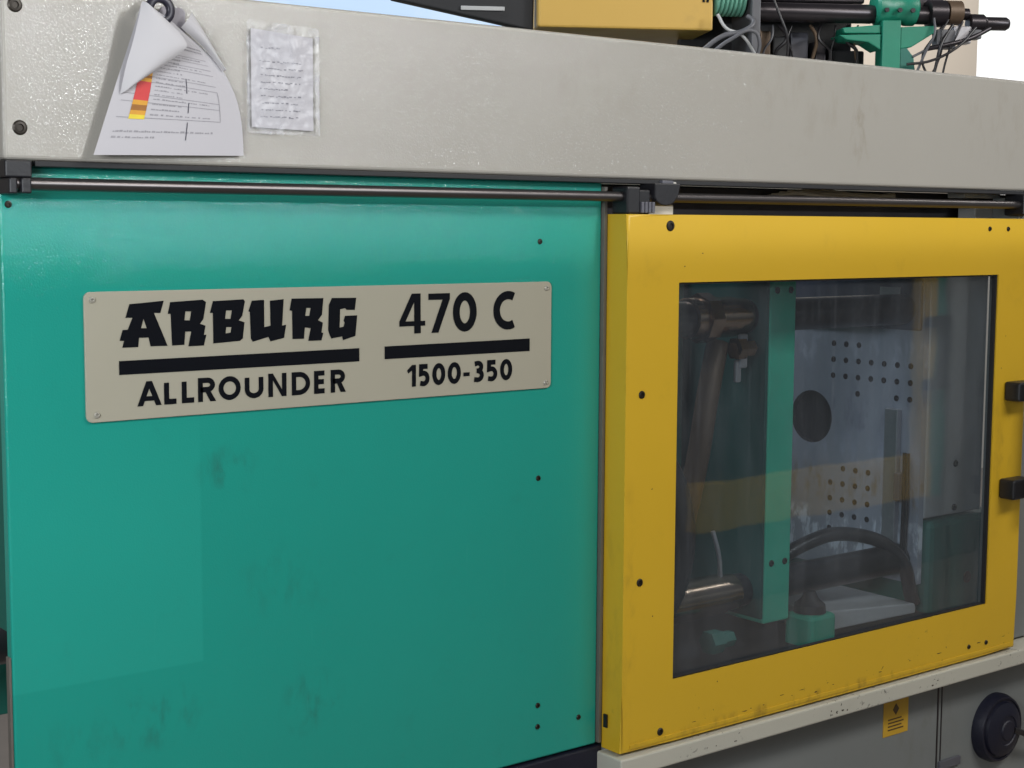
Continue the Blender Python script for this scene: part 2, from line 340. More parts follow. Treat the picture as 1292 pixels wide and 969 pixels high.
# --- green side panel
bm = bmesh.new(); bx(bm, 0.622, 1.5352, 0.0, 0.018, 0.698, 1.566)
panel = obj('side_panel', bm, 'green', mach, 0.0025); panel['label'] = 'large green textured sheet panel'
sm = screw_mesh('panel_screw', 0.0042, 'screw')
for x, z in ((1.416, 1.478), (1.416, 1.128), (1.418, 0.781), (1.418, 0.748), (1.499, 0.747), (0.632, 1.522)):
    put('screw', sm, (x, 0.0005, z), panel)
box('edge_strip', (1.5358, 1.5415, -0.006, 0.014, 0.70, 1.56), 'edge', panel, 0.0005)
box('edge_strip', (0.6185, 0.6215, 0.002, 0.012, 0.70, 0.99), 'edge', panel, 0.0005)
box('latch', (1.5385, 1.5415, -0.020, -0.0125, 0.727, 0.748), 'black', panel, 0.0005)
box('bottom_rail', (0.66, 1.545, -0.004, 0.05, 0.60, 0.6945), 'navy', mach, 0.003)
# --- end wall behind the panel's left edge
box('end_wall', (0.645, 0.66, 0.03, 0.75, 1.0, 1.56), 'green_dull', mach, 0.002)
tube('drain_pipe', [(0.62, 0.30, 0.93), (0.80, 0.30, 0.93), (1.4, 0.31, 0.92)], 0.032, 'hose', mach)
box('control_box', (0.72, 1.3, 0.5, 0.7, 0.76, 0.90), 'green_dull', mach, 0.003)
# --- cream cover beam
bm = bmesh.new(); bx(bm, 0.618, 3.6, -0.03, 0.22, 1.572, 1.777)
beam = obj('cover_beam', bm, 'cream', mach, 0.005, segs=3); beam['label'] = 'long cream textured cover beam'
box('underside_shade_strip', (0.655, 3.2, -0.0265, -0.0005, 1.5650, 1.5716), 'rubber', beam, 0.001)  # black strip put in as the shade under the beam lip
sb = screw_mesh('beam_screw', 0.0085, 'screw')
for x, z in ((0.635, 1.744), (0.637, 1.608)): put('screw', sb, (x, -0.0295, z), beam)
# --- guide rail with end clamps
rail = turned('guide_rail', [(0.0075, 0.63), (0.0075, 3.2)], (0, -0.03, 1.545), 'rod', mach, 'X', 20)
def at_x(o): return o
boxes('end_clamp', [(0.617, 0.648, -0.036, 0.0, 1.552, 1.5715), (0.619, 0.6285, -0.042, 0.0, 1.5335, 1.5515), (0.633, 0.645, -0.042, 0.0, 1.534, 1.5515), (0.6285, 0.633, -0.030, 0.0, 1.537, 1.5515)], 'black', rail, 0.002)
boxes('end_clamp', [(2.552, 2.60, -0.045, 0.0, 1.525, 1.566)], 'black', rail, 0.003)

# --- nameplate
PX, PZ = 0.720, 1.263
def rounded(x0, x1, z0, z1, r_, n=5):
    pts = []
    for cx, cz, a0 in ((x1 - r_, z1 - r_, 0), (x0 + r_, z1 - r_, 90), (x0 + r_, z0 + r_, 180), (x1 - r_, z0 + r_, 270)):
        for k in range(n + 1):
            a = R(a0 + 90 * k / n); pts.append((cx + r_ * math.cos(a), cz + r_ * math.sin(a)))
    return pts
bm = bmesh.new(); prism(bm, rounded(0.7185, 1.436, 1.2625, 1.4195, 0.008), -0.0036, -0.0004)
plate = obj('nameplate', bm, 'plate', mach, 0.0006, segs=2); plate['label'] = 'beige rectangular nameplate with dark lettering'
rv = screw_mesh('plate_rivet', 0.0038, 'rivet')
for x, z in ((0.7285, 1.410), (0.7315, 1.2715), (1.4265, 1.410), (1.4255, 1.2705)): put('rivet', rv, (x, -0.0034, z), plate)
YI = -0.0042
LOGO = [
 ([(55.5,140.9),(70.1,141.7),(100.4,143.9),(95.6,129.0),(87.2,129.2),(104.5,88.1),(81.9,88.4),(79.5,99.4),(67.3,99.4),(65.8,88.2),(45.2,88.4),(47.6,96.5),(42.0,96.8),(46.0,109.7),(52.7,110.0),(59.0,124.1),(50.1,124.4)],[[(73.3,122.5),(77.2,110.9),(70.1,111.2)]]),
 ([(108.8,141.9),(152.6,143.8),(157.2,140.7),(153.5,119.9),(148.7,113.9),(156.0,111.2),(153.8,99.5),(157.2,100.0),(153.6,86.5),(132.2,86.2),(136.5,104.5),(128.5,104.8),(126.9,88.4),(110.4,88.2),(109.2,127.4),(105.3,127.5)],[[(129.0,129.8),(136.9,129.6),(134.8,118.6),(127.5,118.9)]]),
 ([(166.7,141.6),(209.6,142.9),(211.6,139.9),(207.6,121.9),(202.6,116.4),(210.7,113.6),(207.9,93.0),(203.7,90.1),(166.5,88.4),(166.4,126.9),(162.4,127.0)],[[(184.9,129.4),(192.9,129.2),(190.9,118.7),(183.4,118.9)],[(184.9,108.3),(192.1,108.0),(190.7,101.2),(183.8,100.4)]]),
 ([(221.4,140.8),(239.0,141.5),(239.0,106.4),(247.9,108.0),(247.5,140.2),(267.6,141.6),(265.1,107.4),(270.9,108.5),(267.8,91.4),(247.6,87.6),(244.8,93.5),(222.1,88.2),(219.4,92.7),(218.4,126.6),(216.3,127.3)],[]),
 ([(279.2,142.1),(327.2,141.6),(324.7,119.6),(318.7,112.7),(326.1,109.2),(323.8,96.3),(326.5,95.5),(323.7,85.8),(303.6,86.0),(307.5,102.7),(298.6,103.7),(297.3,89.2),(280.1,89.2),(279.8,126.1),(276.2,126.8)],[[(301.1,129.3),(307.7,129.1),(305.4,118.9),(299.5,119.1)]]),
 ([(339.9,141.4),(378.0,140.8),(375.6,124.6),(362.6,125.0),(360.3,127.4),(352.7,125.9),(351.7,101.7),(357.8,102.8),(359.4,108.0),(357.9,110.7),(360.2,117.2),(379.4,117.2),(376.2,89.6),(357.0,84.8),(355.5,89.8),(338.8,87.6),(336.5,91.9),(334.0,98.5),(335.3,132.3)],[]),
]
def flat_shape(name, loops, mat, parent, y):
    cu = bpy.data.curves.new(name, 'CURVE'); cu.dimensions = '2D'; cu.fill_mode = 'BOTH'
    for lp in loops:
        sp = cu.splines.new('POLY'); sp.points.add(len(lp) - 1); sp.use_cyclic_u = True
        for q, (a, b) in zip(sp.points, lp): q.co = (a, b, 0, 1)
    t = bpy.data.objects.new('shape_curve', cu); COL.objects.link(t)
    dg = bpy.context.evaluated_depsgraph_get(); me = bpy.data.meshes.new_from_object(t.evaluated_get(dg)); bpy.data.objects.remove(t)
    me.name = name
    for v in me.vertices: v.co = (PX + v.co.x / 1000, y, PZ + v.co.y / 1000)
    return link(name, me, mat, parent)
for outer, holes in LOGO: flat_shape('logo_letter', [outer] + holes, 'ink', plate, YI)
flat_shape('underline_bar', [[(40.7, 72.3), (382.4, 72.9), (382.4, 55.1), (40.7, 55.3)]], 'ink', plate, YI)
flat_shape('underline_bar', [[(422.9, 73.4), (675, 74.2), (675, 55.8), (422.9, 56.0)]], 'ink', plate, YI)
# stroke lettering
def arc(cx, cy, rx, ry, a0, a1, n=14):
    return [(cx + rx * math.cos(R(a0 + (a1 - a0) * k / n)), cy + ry * math.sin(R(a0 + (a1 - a0) * k / n))) for k in range(n + 1)]
GL = {
 'A': [[(0, 0), (0.5, 1), (1, 0)], [(0.2, 0.30), (0.8, 0.30)]],
 'L': [[(0, 1), (0, 0), (1, 0)]],
 'R': [[(0, 0), (0, 1)] + arc(0.52, 0.75, 0.40, 0.25, 90, -90, 10) + [(0, 0.5)], [(0.45, 0.5), (1, 0)]],
 'O': [arc(0.5, 0.5, 0.5, 0.5, 0, 360, 32)],
 '0': [arc(0.5, 0.5, 0.5, 0.5, 0, 360, 32)],
 'U': [[(0, 1)] + arc(0.5, 0.36, 0.5, 0.36, 180, 360, 16) + [(1, 1)]],
 'N': [[(0, 0), (0, 1)], [(0.0, 1), (1.0, 0)], [(1, 0), (1, 1)]],
 'D': [[(0, 0), (0, 1)] + arc(0.38, 0.5, 0.62, 0.5, 90, -90, 16) + [(0, 0)]],
 'E': [[(1, 1), (0, 1), (0, 0), (1, 0)], [(0, 0.52), (0.92, 0.52)]],
 '4': [[(0.70, 1), (0, 0.24), (1, 0.24)], [(0.70, -0.06), (0.70, 1.04)]],
 '7': [[(0, 1), (1, 1), (0.36, -0.06)]],
 'C': [arc(0.62, 0.5, 0.62, 0.5, 62, 298, 22)],
 '1': [[(0, 0.80), (0.85, 1.0), (0.85, -0.06)]],
 '5': [[(0.95, 1), (0.12, 1), (0.10, 0.58)] + arc(0.42, 0.30, 0.52, 0.31, 100, -100, 14) + [(0, 0.03)]],
 '3': [[(0.06, 0.96)] + arc(0.45, 0.77, 0.44, 0.23, 95, -90, 12) + [(0.3, 0.54)], [(0.32, 0.535)] + arc(0.46, 0.27, 0.50, 0.27, 85, -95, 12) + [(0, 0.03)]],
 '-': [[(-0.3, 0.43), (1.3, 0.43)]],
}
def stroke(bm, pts, t, y):
    closed = (abs(pts[0][0] - pts[-1][0]) + abs(pts[0][1] - pts[-1][1])) < 1e-6
    P = [Vector(p) for p in (pts[:-1] if closed else pts)]; n = len(P); L = []; Rr = []
    for i in range(n):
        a = P[i - 1] if (i or closed) else None; b = P[(i + 1) % n] if (i < n - 1 or closed) else None
        d1 = (P[i] - a).normalized() if a is not None else None; d2 = (b - P[i]).normalized() if b is not None else None
        d1 = d1 or d2; d2 = d2 or d1
        nrm = Vector((-(d1 + d2).y, (d1 + d2).x)); nrm.normalize()
        c = max(0.42, nrm.dot(Vector((-d1.y, d1.x)))); off = nrm * (t / 2 / c)
        L.append(bm.verts.new((PX + (P[i] + off).x / 1000, y, PZ + (P[i] + off).y / 1000)))
        Rr.append(bm.verts.new((PX + (P[i] - off).x / 1000, y, PZ + (P[i] - off).y / 1000)))
    for i in range(n if closed else n - 1):
        j = (i + 1) % n; bm.faces.new((L[i], L[j], Rr[j], Rr[i]))
def face2(bm, pts, y): bm.faces.new([bm.verts.new((PX + a / 1000, y, PZ + b / 1000)) for a, b in pts])
def letter(ch, x0, x1, z0, z1, t):
    w, h = x1 - x0, z1 - z0
    if ch == 'A':
        d = t * 1.12; c = w / 2; a = d / 2; k = (c - a) / h; y1, y2 = 0.20 * h, 0.20 * h + t * 0.86; ya = (c - d) / k
        o = [(0, 0), (c - a, h), (c + a, h), (w, 0), (w - d, 0), (w - d - k * y1, y1), (d + k * y1, y1), (d, 0)]
        hl = [(d + k * y2, y2), (w - d - k * y2, y2), (c, ya)]
        return flat_shape('letter', [[(x0 + p, z0 + q) for p, q in lp] for lp in (o, hl)], 'ink', plate, YI)
    if ch == 'N':
        k = h * 0.30; e = t * 1.02
        o = [(0, 0), (0, h), (e, h), (w - t, k), (w - t, h), (w, h), (w, 0), (w - e, 0), (t, h - k), (t, 0)]
        return flat_shape('letter', [[(x0 + p, z0 + q) for p, q in o]], 'ink', plate, YI)
    bm = bmesh.new()
    for k, st in enumerate(GL[ch]):
        if ch == 'R' and k == 1:
            face2(bm, [(x0 + 0.34 * w, z0 + 0.50 * h), (x0 + 0.34 * w + t * 1.1, z0 + 0.50 * h), (x1, z0), (x1 - t * 1.22, z0)], YI - 0.00003); continue
        s = [(x0 + t / 2 + a * (x1 - x0 - t), z0 + t / 2 + b * (z1 - z0 - t)) for a, b in st]
        if ch == 'R': s = [(a, z0 if abs(b - (z0 + t / 2)) < 1e-6 else b) for a, b in s]
        stroke(bm, s, t, YI - 0.00003 * k)
    obj('letter', bm, 'ink', plate)
for ch, a, b in (('A', 63.2, 95.2), ('L', 98.7, 118.4), ('L', 122.4, 142.4), ('R', 144.5, 169.5), ('O', 173.0, 204.1), ('U', 209.9, 236.7), ('N', 243.9, 270.6), ('D', 278.4, 305.9), ('E', 311.9, 331.3), ('R', 337.4, 361.0)):
    letter(ch, a, b, 15.4, 45.8, 6.7)
flat_shape('letter', [[(467.4, 144.3), (482.2, 144.3), (482.2, 106.3), (489.9, 106.3), (489.9, 99.6), (482.4, 99.6), (482.4, 89.2), (471.4, 89.2), (471.4, 99.6), (446.9, 99.6), (446.9, 106.4)], [(471.4, 132.5), (471.4, 106.3), (457.2, 106.3)]], 'ink', plate, YI)
flat_shape('letter', [[(495.1, 143.6), (531.8, 143.6), (531.8, 135.6), (512.2, 88.9), (500.3, 88.9), (519.1, 134.8), (495.1, 134.8)]], 'ink', plate, YI)
flat_shape('letter', [[(459.6, 38.6), (467.6, 45.9), (474.3, 45.9), (474.3, 15.6), (467.6, 15.6), (467.6, 38.1), (461.4, 34.0)]], 'ink', plate, YI)
flat_shape('letter', [[(555.4, 30.6), (566.3, 30.6), (566.3, 25.2), (555.4, 25.2)]], 'ink', plate, YI)
for ch, a, b in (('0', 536.9, 578.5), ('C', 608.1, 653.8)): letter(ch, a, b, 88.6, 144.4, 11.8)
for ch, a, b in (('5', 478.0, 498.0), ('0', 501.8, 524.0), ('0', 528.2, 551.0), ('3', 571.0, 592.0), ('5', 595.8, 616.6), ('0', 620.8, 642.8)): letter(ch, a, b, 15.4, 46.2, 7.0)

# --- sliding door: folded sheet frame with a window opening
DX0, DX1, DZ0, DZ1 = 1.5435, 2.567, 0.6915, 1.519
WX0, WX1, WZ0, WZ1 = 1.6505, 2.471, 0.791, 1.4155
DY = -0.05
bm = bmesh.new()
xs = (DX0, WX0, WX1, DX1); zs = (DZ0, WZ0, WZ1, DZ1)
g = {(i, j): bm.verts.new((xs[i], DY, zs[j])) for i in range(4) for j in range(4)}
for i in range(3):
    for j in range(3):
        if (i, j) != (1, 1): bm.faces.new((g[i, j], g[i + 1, j], g[i + 1, j + 1], g[i, j + 1]))
def wallring(keys, depth):
    bk = [bm.verts.new((g[k].co.x, depth, g[k].co.z)) for k in keys]
    for a in range(len(keys)):
        b = (a + 1) % len(keys); bm.faces.new((g[keys[a]], g[keys[b]], bk[b], bk[a]))
outer = [(0, 0), (1, 0), (2, 0), (3, 0), (3, 1), (3, 2), (3, 3), (2, 3), (1, 3), (0, 3), (0, 2), (0, 1)]
wallring(outer, -0.004); wallring([(1, 1), (2, 1), (2, 2), (1, 2)], DY + 0.010)
oe = [e for e in bm.edges if len(e.link_faces) == 2 and all(abs(v.co.y - DY) < 1e-6 for v in e.verts) and
      (all(abs(v.co.x - DX0) < 1e-6 for v in e.verts) or all(abs(v.co.x - DX1) < 1e-6 for v in e.verts) or all(abs(v.co.z - DZ0) < 1e-6 for v in e.verts) or all(abs(v.co.z - DZ1) < 1e-6 for v in e.verts))]
bmesh.ops.bevel(bm, geom=oe, offset=0.0045, segments=4, affect='EDGES', profile=0.5)
door = obj('sliding_door', bm, 'yellow', mach); door['label'] = 'yellow sheet metal sliding guard door with a large window'
for p in door.data.polygons: p.use_smooth = max(abs(c) for c in p.normal) < 0.999

box('hem_strip', (1.56, 2.55, -0.0518, -0.0503, 0.6965, 0.7035), 'yellow', door, 0.0006)
box('window_pane', (WX0 - 0.012, WX1 + 0.012, -0.0395, -0.0355, WZ0 - 0.012, WZ1 + 0.012), 'guard', door, 0)
g4 = 0.0016
boxes('window_gasket', [(WX0 + 0.0004, WX1 - 0.0004, -0.0475, -0.0398, WZ0 + 0.0004, WZ0 + 0.0020), (WX0 + 0.0004, WX1 - 0.0004, -0.0475, -0.0398, WZ1 - 0.0030, WZ1 - 0.0004),
                        (WX0 + 0.0004, WX0 + 0.002, -0.0475, -0.0398, WZ0 + 0.0021, WZ1 - 0.0031), (WX1 - 0.005, WX1 - 0.0004, -0.0475, -0.0398, WZ0 + 0.0021, WZ1 - 0.0031)], 'rubber', door, 0)
s1 = screw_mesh('door_screw', 0.0062, 'screw'); s0 = screw_mesh('large_door_screw', 0.0082, 'screw'); s2 = screw_mesh('small_door_screw', 0.0045, 'screw')
put('screw', s0, (1.630, DY + 0.0004, 1.502), door)
for x, z in ((1.576, 1.247), (1.577, 0.957)): put('screw', s1, (x, DY + 0.0004, z), door)
put('screw', s1, (1.625, DY + 0.0004, 0.712), door)
for x, z in ((2.438, 1.5), (2.495, 1.5), (2.42, 0.716), (2.474, 0.716)): put('screw', s2, (x, DY + 0.0004, z), door)
# chips in the paint along the lower and left edges
def chip(par, x, z, y, sx, sz, mat='chip'):
    bm = bmesh.new(); n = random.randint(5, 8)
    pts = [(x + sx * math.cos(2 * math.pi * k / n) * random.uniform(0.4, 1.0), z + sz * math.sin(2 * math.pi * k / n) * random.uniform(0.4, 1.0)) for k in range(n)]
    bm.faces.new([bm.verts.new((a, y, b)) for a, b in pts]); obj('paint_chip', bm, mat, par)
for x in (1.70, 1.815, 1.83, 1.86, 1.905, 1.93, 1.955, 1.99, 2.02, 2.035, 2.16, 2.33, 2.45, 2.53):
    chip(door, x, random.choice((0.7085, 0.7105, 0.7135, 0.719)), -0.05025, random.uniform(0.002, 0.010), random.uniform(0.0006, 0.0016))
for x, z in ((1.662, 1.44), (1.60, 1.10), (1.605, 0.90), (1.75, 0.77), (2.36, 0.86), (2.50, 1.30), (2.49, 1.24), (1.70, 1.46)): chip(door, x, z, -0.05025, 0.0018, 0.0016)
# handle: two black blocks carrying a vertical grip
boxes('handle', [(2.501, 2.556, -0.085, DY - 0.0003, 1.178, 1.214), (2.495, 2.556, -0.085, DY - 0.0003, 0.992, 1.030), (2.548, 2.578, -0.112, -0.0852, 0.985, 1.222)], 'black', door, 0.004)
# hangers that ride on the rail
boxes('hanger', [(1.546, 1.572, -0.046, -0.010, 1.5192, 1.560), (1.5725, 1.600, -0.038, -0.010, 1.5192, 1.556)], 'black', door, 0.003)
boxes('hanger_rib', [(1.5735 + 0.0072 * k, 1.579 + 0.0072 * k, -0.0475, -0.0385, 1.521, 1.5375) for k in range(4)], 'greyplastic', door, 0.001)
bm = bmesh.new(); prism(bm, [(1.602, 1.566), (1.602, 1.545)] + [(1.624 + 0.022 * math.cos(R(a)), 1.545 + 0.013 * math.sin(R(a))) for a in range(190, 351, 20)] + [(1.650, 1.545), (1.655, 1.566)], -0.046, -0.01)
obj('roller', bm, 'black', door, 0.002)
box('mounting_tab', (1.602, 1.672, -0.012, -0.006, 1.5192, 1.5345), 'white', door, 0.001)
boxes('stop_block', [(1.628, 1.652, -0.034, 0.0, 1.5565, 1.5712)], 'greyplastic', rail, 0.002)
boxes('stop_pin', [(1.653, 1.661, -0.03, -0.01, 1.559, 1.569)], 'white', rail, 0.0015)
# --- seen in the dark slot above the door
boxes('crossbar', [(1.56, 2.9, 0.10, 0.14, 1.50, 1.568)], 'steel_dark', mach, 0.003)
box('pale_block', (2.497, 2.612, 0.05, 0.09, 1.5585, 1.5715), 'palegrey', mach, 0.002)
box('pale_block', (2.532, 2.609, 0.05, 0.09, 1.515, 1.540), 'palegrey', mach, 0.002)
for k in range(4):
    tube('loom_cable', [(1.98 + 0.02 * k, 0.085, 1.552 + 0.004 * k), (2.10, 0.08 - 0.004 * k, 1.566 - 0.003 * k), (2.2, 0.075, 1.560 - 0.005 * (k % 2)), (2.33, 0.085, 1.553 + 0.003 * k)], 0.0035, 'beige_cable', mach)

# --- clamping unit behind the window
def platen_with_holes():
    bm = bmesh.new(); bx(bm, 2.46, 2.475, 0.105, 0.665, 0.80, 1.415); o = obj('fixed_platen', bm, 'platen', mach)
    cut = bmesh.new()
    hs = []
    for r_, z in enumerate((1.264, 1.231, 1.198, 1.165)):
        for k in range(7):
            y = 0.1345 + 0.0325 * k
            if r_ == 0 and k < 4: continue
            if r_ == 3 and k in (2, 3, 5, 6): continue
            hs.append((y, z))
    for z in (1.007, 0.975, 0.942, 0.911, 0.879):
        for k in range(1, 7):
            y = 0.1345 + 0.0325 * k
            if k in (2,) or (z > 1 and k > 5): continue
            hs.append((y, z))
    for y, z in hs: lathe(cut, [(0.0062, 2.455), (0.0062, 2.4715)], (0, y, z), 'X', 12)
    lathe(cut, [(0.055, 2.455), (0.055, 2.473)], (0, 0.385, 1.107), 'X', 40)
    c = obj('cutter', cut, 'steel_dark')
    md = o.modifiers.new('holes', 'BOOLEAN'); md.object = c; md.solver = 'EXACT'; md.operation = 'DIFFERENCE'
    dg = bpy.context.evaluated_depsgraph_get(); me = bpy.data.meshes.new_from_object(o.evaluated_get(dg)); o.modifiers.clear()
    o.data = me
    bpy.data.objects.remove(c)
    if len(me.materials) < 2: me.materials.append(M['steel_dark'])
    for p in me.polygons:
        if 2.4605 < p.center.x < 2.4745 and 0.108 < p.center.y < 0.66 and 0.805 < p.center.z < 1.41: p.material_index = 1
    return o
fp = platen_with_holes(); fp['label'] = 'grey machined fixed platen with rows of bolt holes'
box('platen_body', (2.4755, 2.66, 0.103, 0.667, 0.93, 1.42), 'palegrey', fp, 0.004)
box('platen_foot', (2.478, 2.72, 0.088, 0.5, 0.735, 0.925), 'green_dull', fp, 0.012)
bt = screw_mesh('foot_bolt', 0.012, 'screw')
put('bolt', bt, (2.60, 0.0875, 0.80), fp)
for z in (0.944, 1.033): put('bolt', screw_mesh('platen_bolt', 0.007, 'screw'), (2.57, 0.1025, z), fp)
box('label_tag', (2.446, 2.4492, 0.155, 0.205, 1.335, 1.385), 'palegrey', fp, 0.0008)
box('guide_strip', (2.446, 2.4595, 0.152, 0.184, 0.86, 1.145), 'silver', fp, 0.002)
for k, y in enumerate((0.137, 0.128)): tube('sensor_cable', [(2.452, y, 1.06), (2.448, y - 0.004, 0.95), (2.45, y, 0.83)], 0.0035, 'hose', fp)
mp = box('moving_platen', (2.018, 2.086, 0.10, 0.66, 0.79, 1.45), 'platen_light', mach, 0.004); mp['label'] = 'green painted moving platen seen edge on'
box('rear_face', (2.011, 2.0175, 0.1015, 0.655, 0.80, 1.44), 'green_dark', mp, 0.001)  # darker green sheet over the platen's rear side
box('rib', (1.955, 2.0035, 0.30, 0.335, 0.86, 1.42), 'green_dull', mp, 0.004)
boxes('toggle_arm', [(1.60, 1.95, 0.34, 0.52, 1.02, 1.17)], 'steel_dark', mp, 0.01)
turned('tie_bar', [(0.030, 1.50), (0.030, 2.458)], (0, 0.15, 0.846), 'steel_dark', mach, 'X', 28)
turned('tie_bar', [(0.030, 1.50), (0.030, 2.458)], (0, 0.15, 1.343), 'steel_dark', mach, 'X', 28)
for nm, z, a, b in (('bushing', 1.343, 1.86, 2.0), ('bushing', 0.846, 1.62, 1.985)):
    turned(nm, [(0.0304, a), (0.036, a + 0.002), (0.036, b - 0.03), (0.0325, b - 0.028), (0.0325, b)], (0, 0.15, z), 'chrome', mach, 'X', 28)
turned('lock_nut', [(0.031, 1.885), (0.044, 1.887), (0.044, 1.915), (0.031, 1.917)], (0, 0.15, 1.343), 'chrome', mach, 'X', 8)
boxes('fitting', [(1.955, 1.975, 0.11, 0.118, 1.255, 1.315), (1.948, 1.962, 0.112, 0.12, 1.23, 1.27)], 'silver', mach, 0.003)
box('type_tag', (1.672, 1.69, 0.062, 0.065, 1.33, 1.385), 'white', mach, 0.001)
tube('hose', [(1.60, 0.12, 1.24), (1.70, 0.10, 1.17), (1.79, 0.09, 1.05), (1.80, 0.10, 0.90), (1.74, 0.12, 0.80)], 0.022, 'hose', mach)
tube('hose', [(1.93, 0.14, 1.30), (1.90, 0.13, 1.22), (1.86, 0.12, 1.08), (1.82, 0.13, 0.92), (1.80, 0.16, 0.80)], 0.020, 'rust', mach)
tube('hose', [(2.10, 0.20, 0.84), (2.22, 0.19, 0.895), (2.34, 0.17, 0.905), (2.43, 0.13, 0.86), (2.46, 0.11, 0.76)], 0.014, 'hose', mach)
box('foot', (2.095, 2.165, 0.055, 0.12, 0.735, 0.80), 'platen_green', mach, 0.008)
turned('foot_cap', [(0.030, 0.8003), (0.028, 0.815), (0.016, 0.825), (0.010, 0.838)], (2.128, 0.088, 0), 'rubber', mach, 'Z', 18)
bm = bmesh.new(); prism(bm, [(2.17, 0.750), (2.455, 0.745), (2.455, 0.765), (2.17, 0.79)], 0.10, 0.6)
obj('discharge_chute', bm, 'palegrey', mach, 0.003)
box('inner_sill', (1.56, 2.9, 0.0, 0.62, 0.69, 0.742), 'rubber', mach, 0.004)
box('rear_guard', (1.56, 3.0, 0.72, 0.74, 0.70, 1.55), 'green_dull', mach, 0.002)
box('inner_bulkhead', (1.545, 1.56, 0.03, 0.72, 0.70, 1.56), 'rubber', mach, 0.002)
for k in range(5):
    y0 = 0.115 + 0.012 * k
    tube('lubrication_line', [(1.66 + 0.03 * k, y0, 1.40), (1.70 + 0.035 * k, y0 - 0.01, 1.25 - 0.02 * k), (1.68 + 0.03 * k, y0, 1.08), (1.74 + 0.02 * k, y0 + 0.02, 0.88)], 0.0032, ('hose', 'rust', 'steel_dark', 'hose', 'cable')[k], mach)
for k, (x, z) in enumerate(((2.035, 1.39), (2.07, 1.39), (2.035, 0.90), (2.07, 0.90))): put('bolt', screw_mesh('platen_screw', 0.006, 'screw'), (x, 0.0997, z), mp)
turned('coupling', [(0.012, 1.94), (0.020, 1.942), (0.020, 1.962), (0.015, 1.964), (0.015, 1.985)], (0, 0.112, 1.29), 'chrome', mach, 'X', 6)
turned('coupling', [(0.010, 1.70), (0.017, 1.702), (0.017, 1.72), (0.012, 1.722), (0.012, 1.75)], (0, 0.09, 0.775), 'steel_dark', mach, 'X', 6)
turned('coupling', [(0.012, 1.86), (0.021, 1.862), (0.021, 1.89), (0.014, 1.892), (0.014, 1.92)], (0, 0.085, 0.785), 'green_dull', mach, 'X', 6)
box('sensor', (2.436, 2.4595, 0.136, 0.150, 0.965, 1.02), 'greyplastic', mach, 0.002)
box('platen_top', (2.45, 2.4595, 0.108, 0.66, 1.302, 1.41), 'slate', fp, 0.004)
tube('air_tube', [(1.835, 0.05, 0.99), (1.845, 0.045, 0.95), (1.855, 0.05, 0.91)], 0.004, 'silver', mach)

# --- base below the door
base = box('base', (1.50, 3.2, 0.0, 0.7, 0.0, 0.685), 'base_grey', mach, 0.003); base['label'] = 'grey painted machine base below the door'
box('ledge', (1.535, 3.2, -0.06, -0.0005, 0.6565, 0.6865), 'ledge', base, 0.003)
box('end_panel', (2.585, 3.2, -0.012, 0.05, 0.690, 1.56), 'base_grey', mach, 0.003)
for x in (1.72, 1.74, 1.785, 2.02, 2.035, 2.05, 2.062, 2.30, 2.315): chip(base, x, random.uniform(0.665, 0.68), -0.06025, random.uniform(0.002, 0.005), random.uniform(0.001, 0.0025))
boxes('panel_seam', [(2.398, 2.4015, -0.0012, 0.0, 0.05, 0.650), (2.410, 2.4125, -0.0012, 0.0, 0.3, 0.650)], 'steel_dark', base, 0)
st = boxes('warning_sticker', [(2.237, 2.309, -0.0012, -0.0002, 0.563, 0.628)], 'sticker', base, 0)
bm = bmesh.new(); prism(bm, [(2.272, 0.6225), (2.281, 0.6115), (2.272, 0.6005), (2.263, 0.6115)], -0.0018, -0.0013)
for k in range(4): bx(bm, 2.250, 2.295 - 0.006 * (k % 2), -0.0018, -0.0013, 0.573 + 0.0065 * k, 0.5755 + 0.0065 * k)
obj('sticker_print', bm, 'sticker_ink', base)
turned('round_cover', [(0.068, 0.0), (0.0685, -0.012), (0.064, -0.024), (0.060, -0.0245), (0.0585, -0.022), (0.055, -0.022), (0.0535, -0.0285), (0.040, -0.0345), (0.030, -0.0365), (0.0285, -0.0345), (0.020, -0.0355), (0.018, -0.0385), (0.008, -0.039)], (2.577, 0, 0.518), 'navy', base, 'Y', 40)
tube('cover_cable', [(2.60, -0.034, 0.515), (2.66, -0.04, 0.49), (2.74, -0.03, 0.46)], 0.006, 'hose', base)
box('lower_bracket', (2.405, 2.47, -0.006, 0, 0.465, 0.482), 'greyplastic', base, 0.001)

# --- swivelled injection unit above the beam
inj_bm = bmesh.new(); bx(inj_bm, -0.32, 0.62, 0.16, 0.30, -0.09, -0.055)
inj = obj('injection_unit', inj_bm, 'steel_dark', mach, 0.003)
inj.matrix_parent_inverse = Matrix.Translation((-1.6, -0.4, 0))
inj.location = (1.894, 0.35, 1.856); inj.rotation_euler = (0, 0, R(-30.5))
inj['label'] = 'swivelled injection unit with yellow cover and black barrel'
K = 0.00146
def lx(px): return (px - 790) * K
def lz(px, py): return (36 + 0.018 * (px - 790) - py) * K
box('cover', (lx(680), lx(900), 0.0, 0.26, 0.0, 0.26), 'cover', inj, 0.004)
boxes('cover_mark', [(lx(886), lx(889), -0.0012, -0.0002, 0.050, 0.062), (lx(891), lx(894), -0.0012, -0.0002, 0.050, 0.060)], 'ink', inj, 0)
bm = bmesh.new(); prism(bm, [(lx(500), 0.20), (lx(500), lz(500, -1)), (lx(676), lz(676, 37)), (lx(679), 0.20)], 0.02, 0.05); obj('motor_housing', bm, 'rubber', inj, 0.003)
box('motor_label', (lx(586), lx(640), 0.016, 0.0195, lz(612, 13), lz(612, 8)), 'palegrey', inj, 0.0008)
prof = [(0.02, lx(903))]
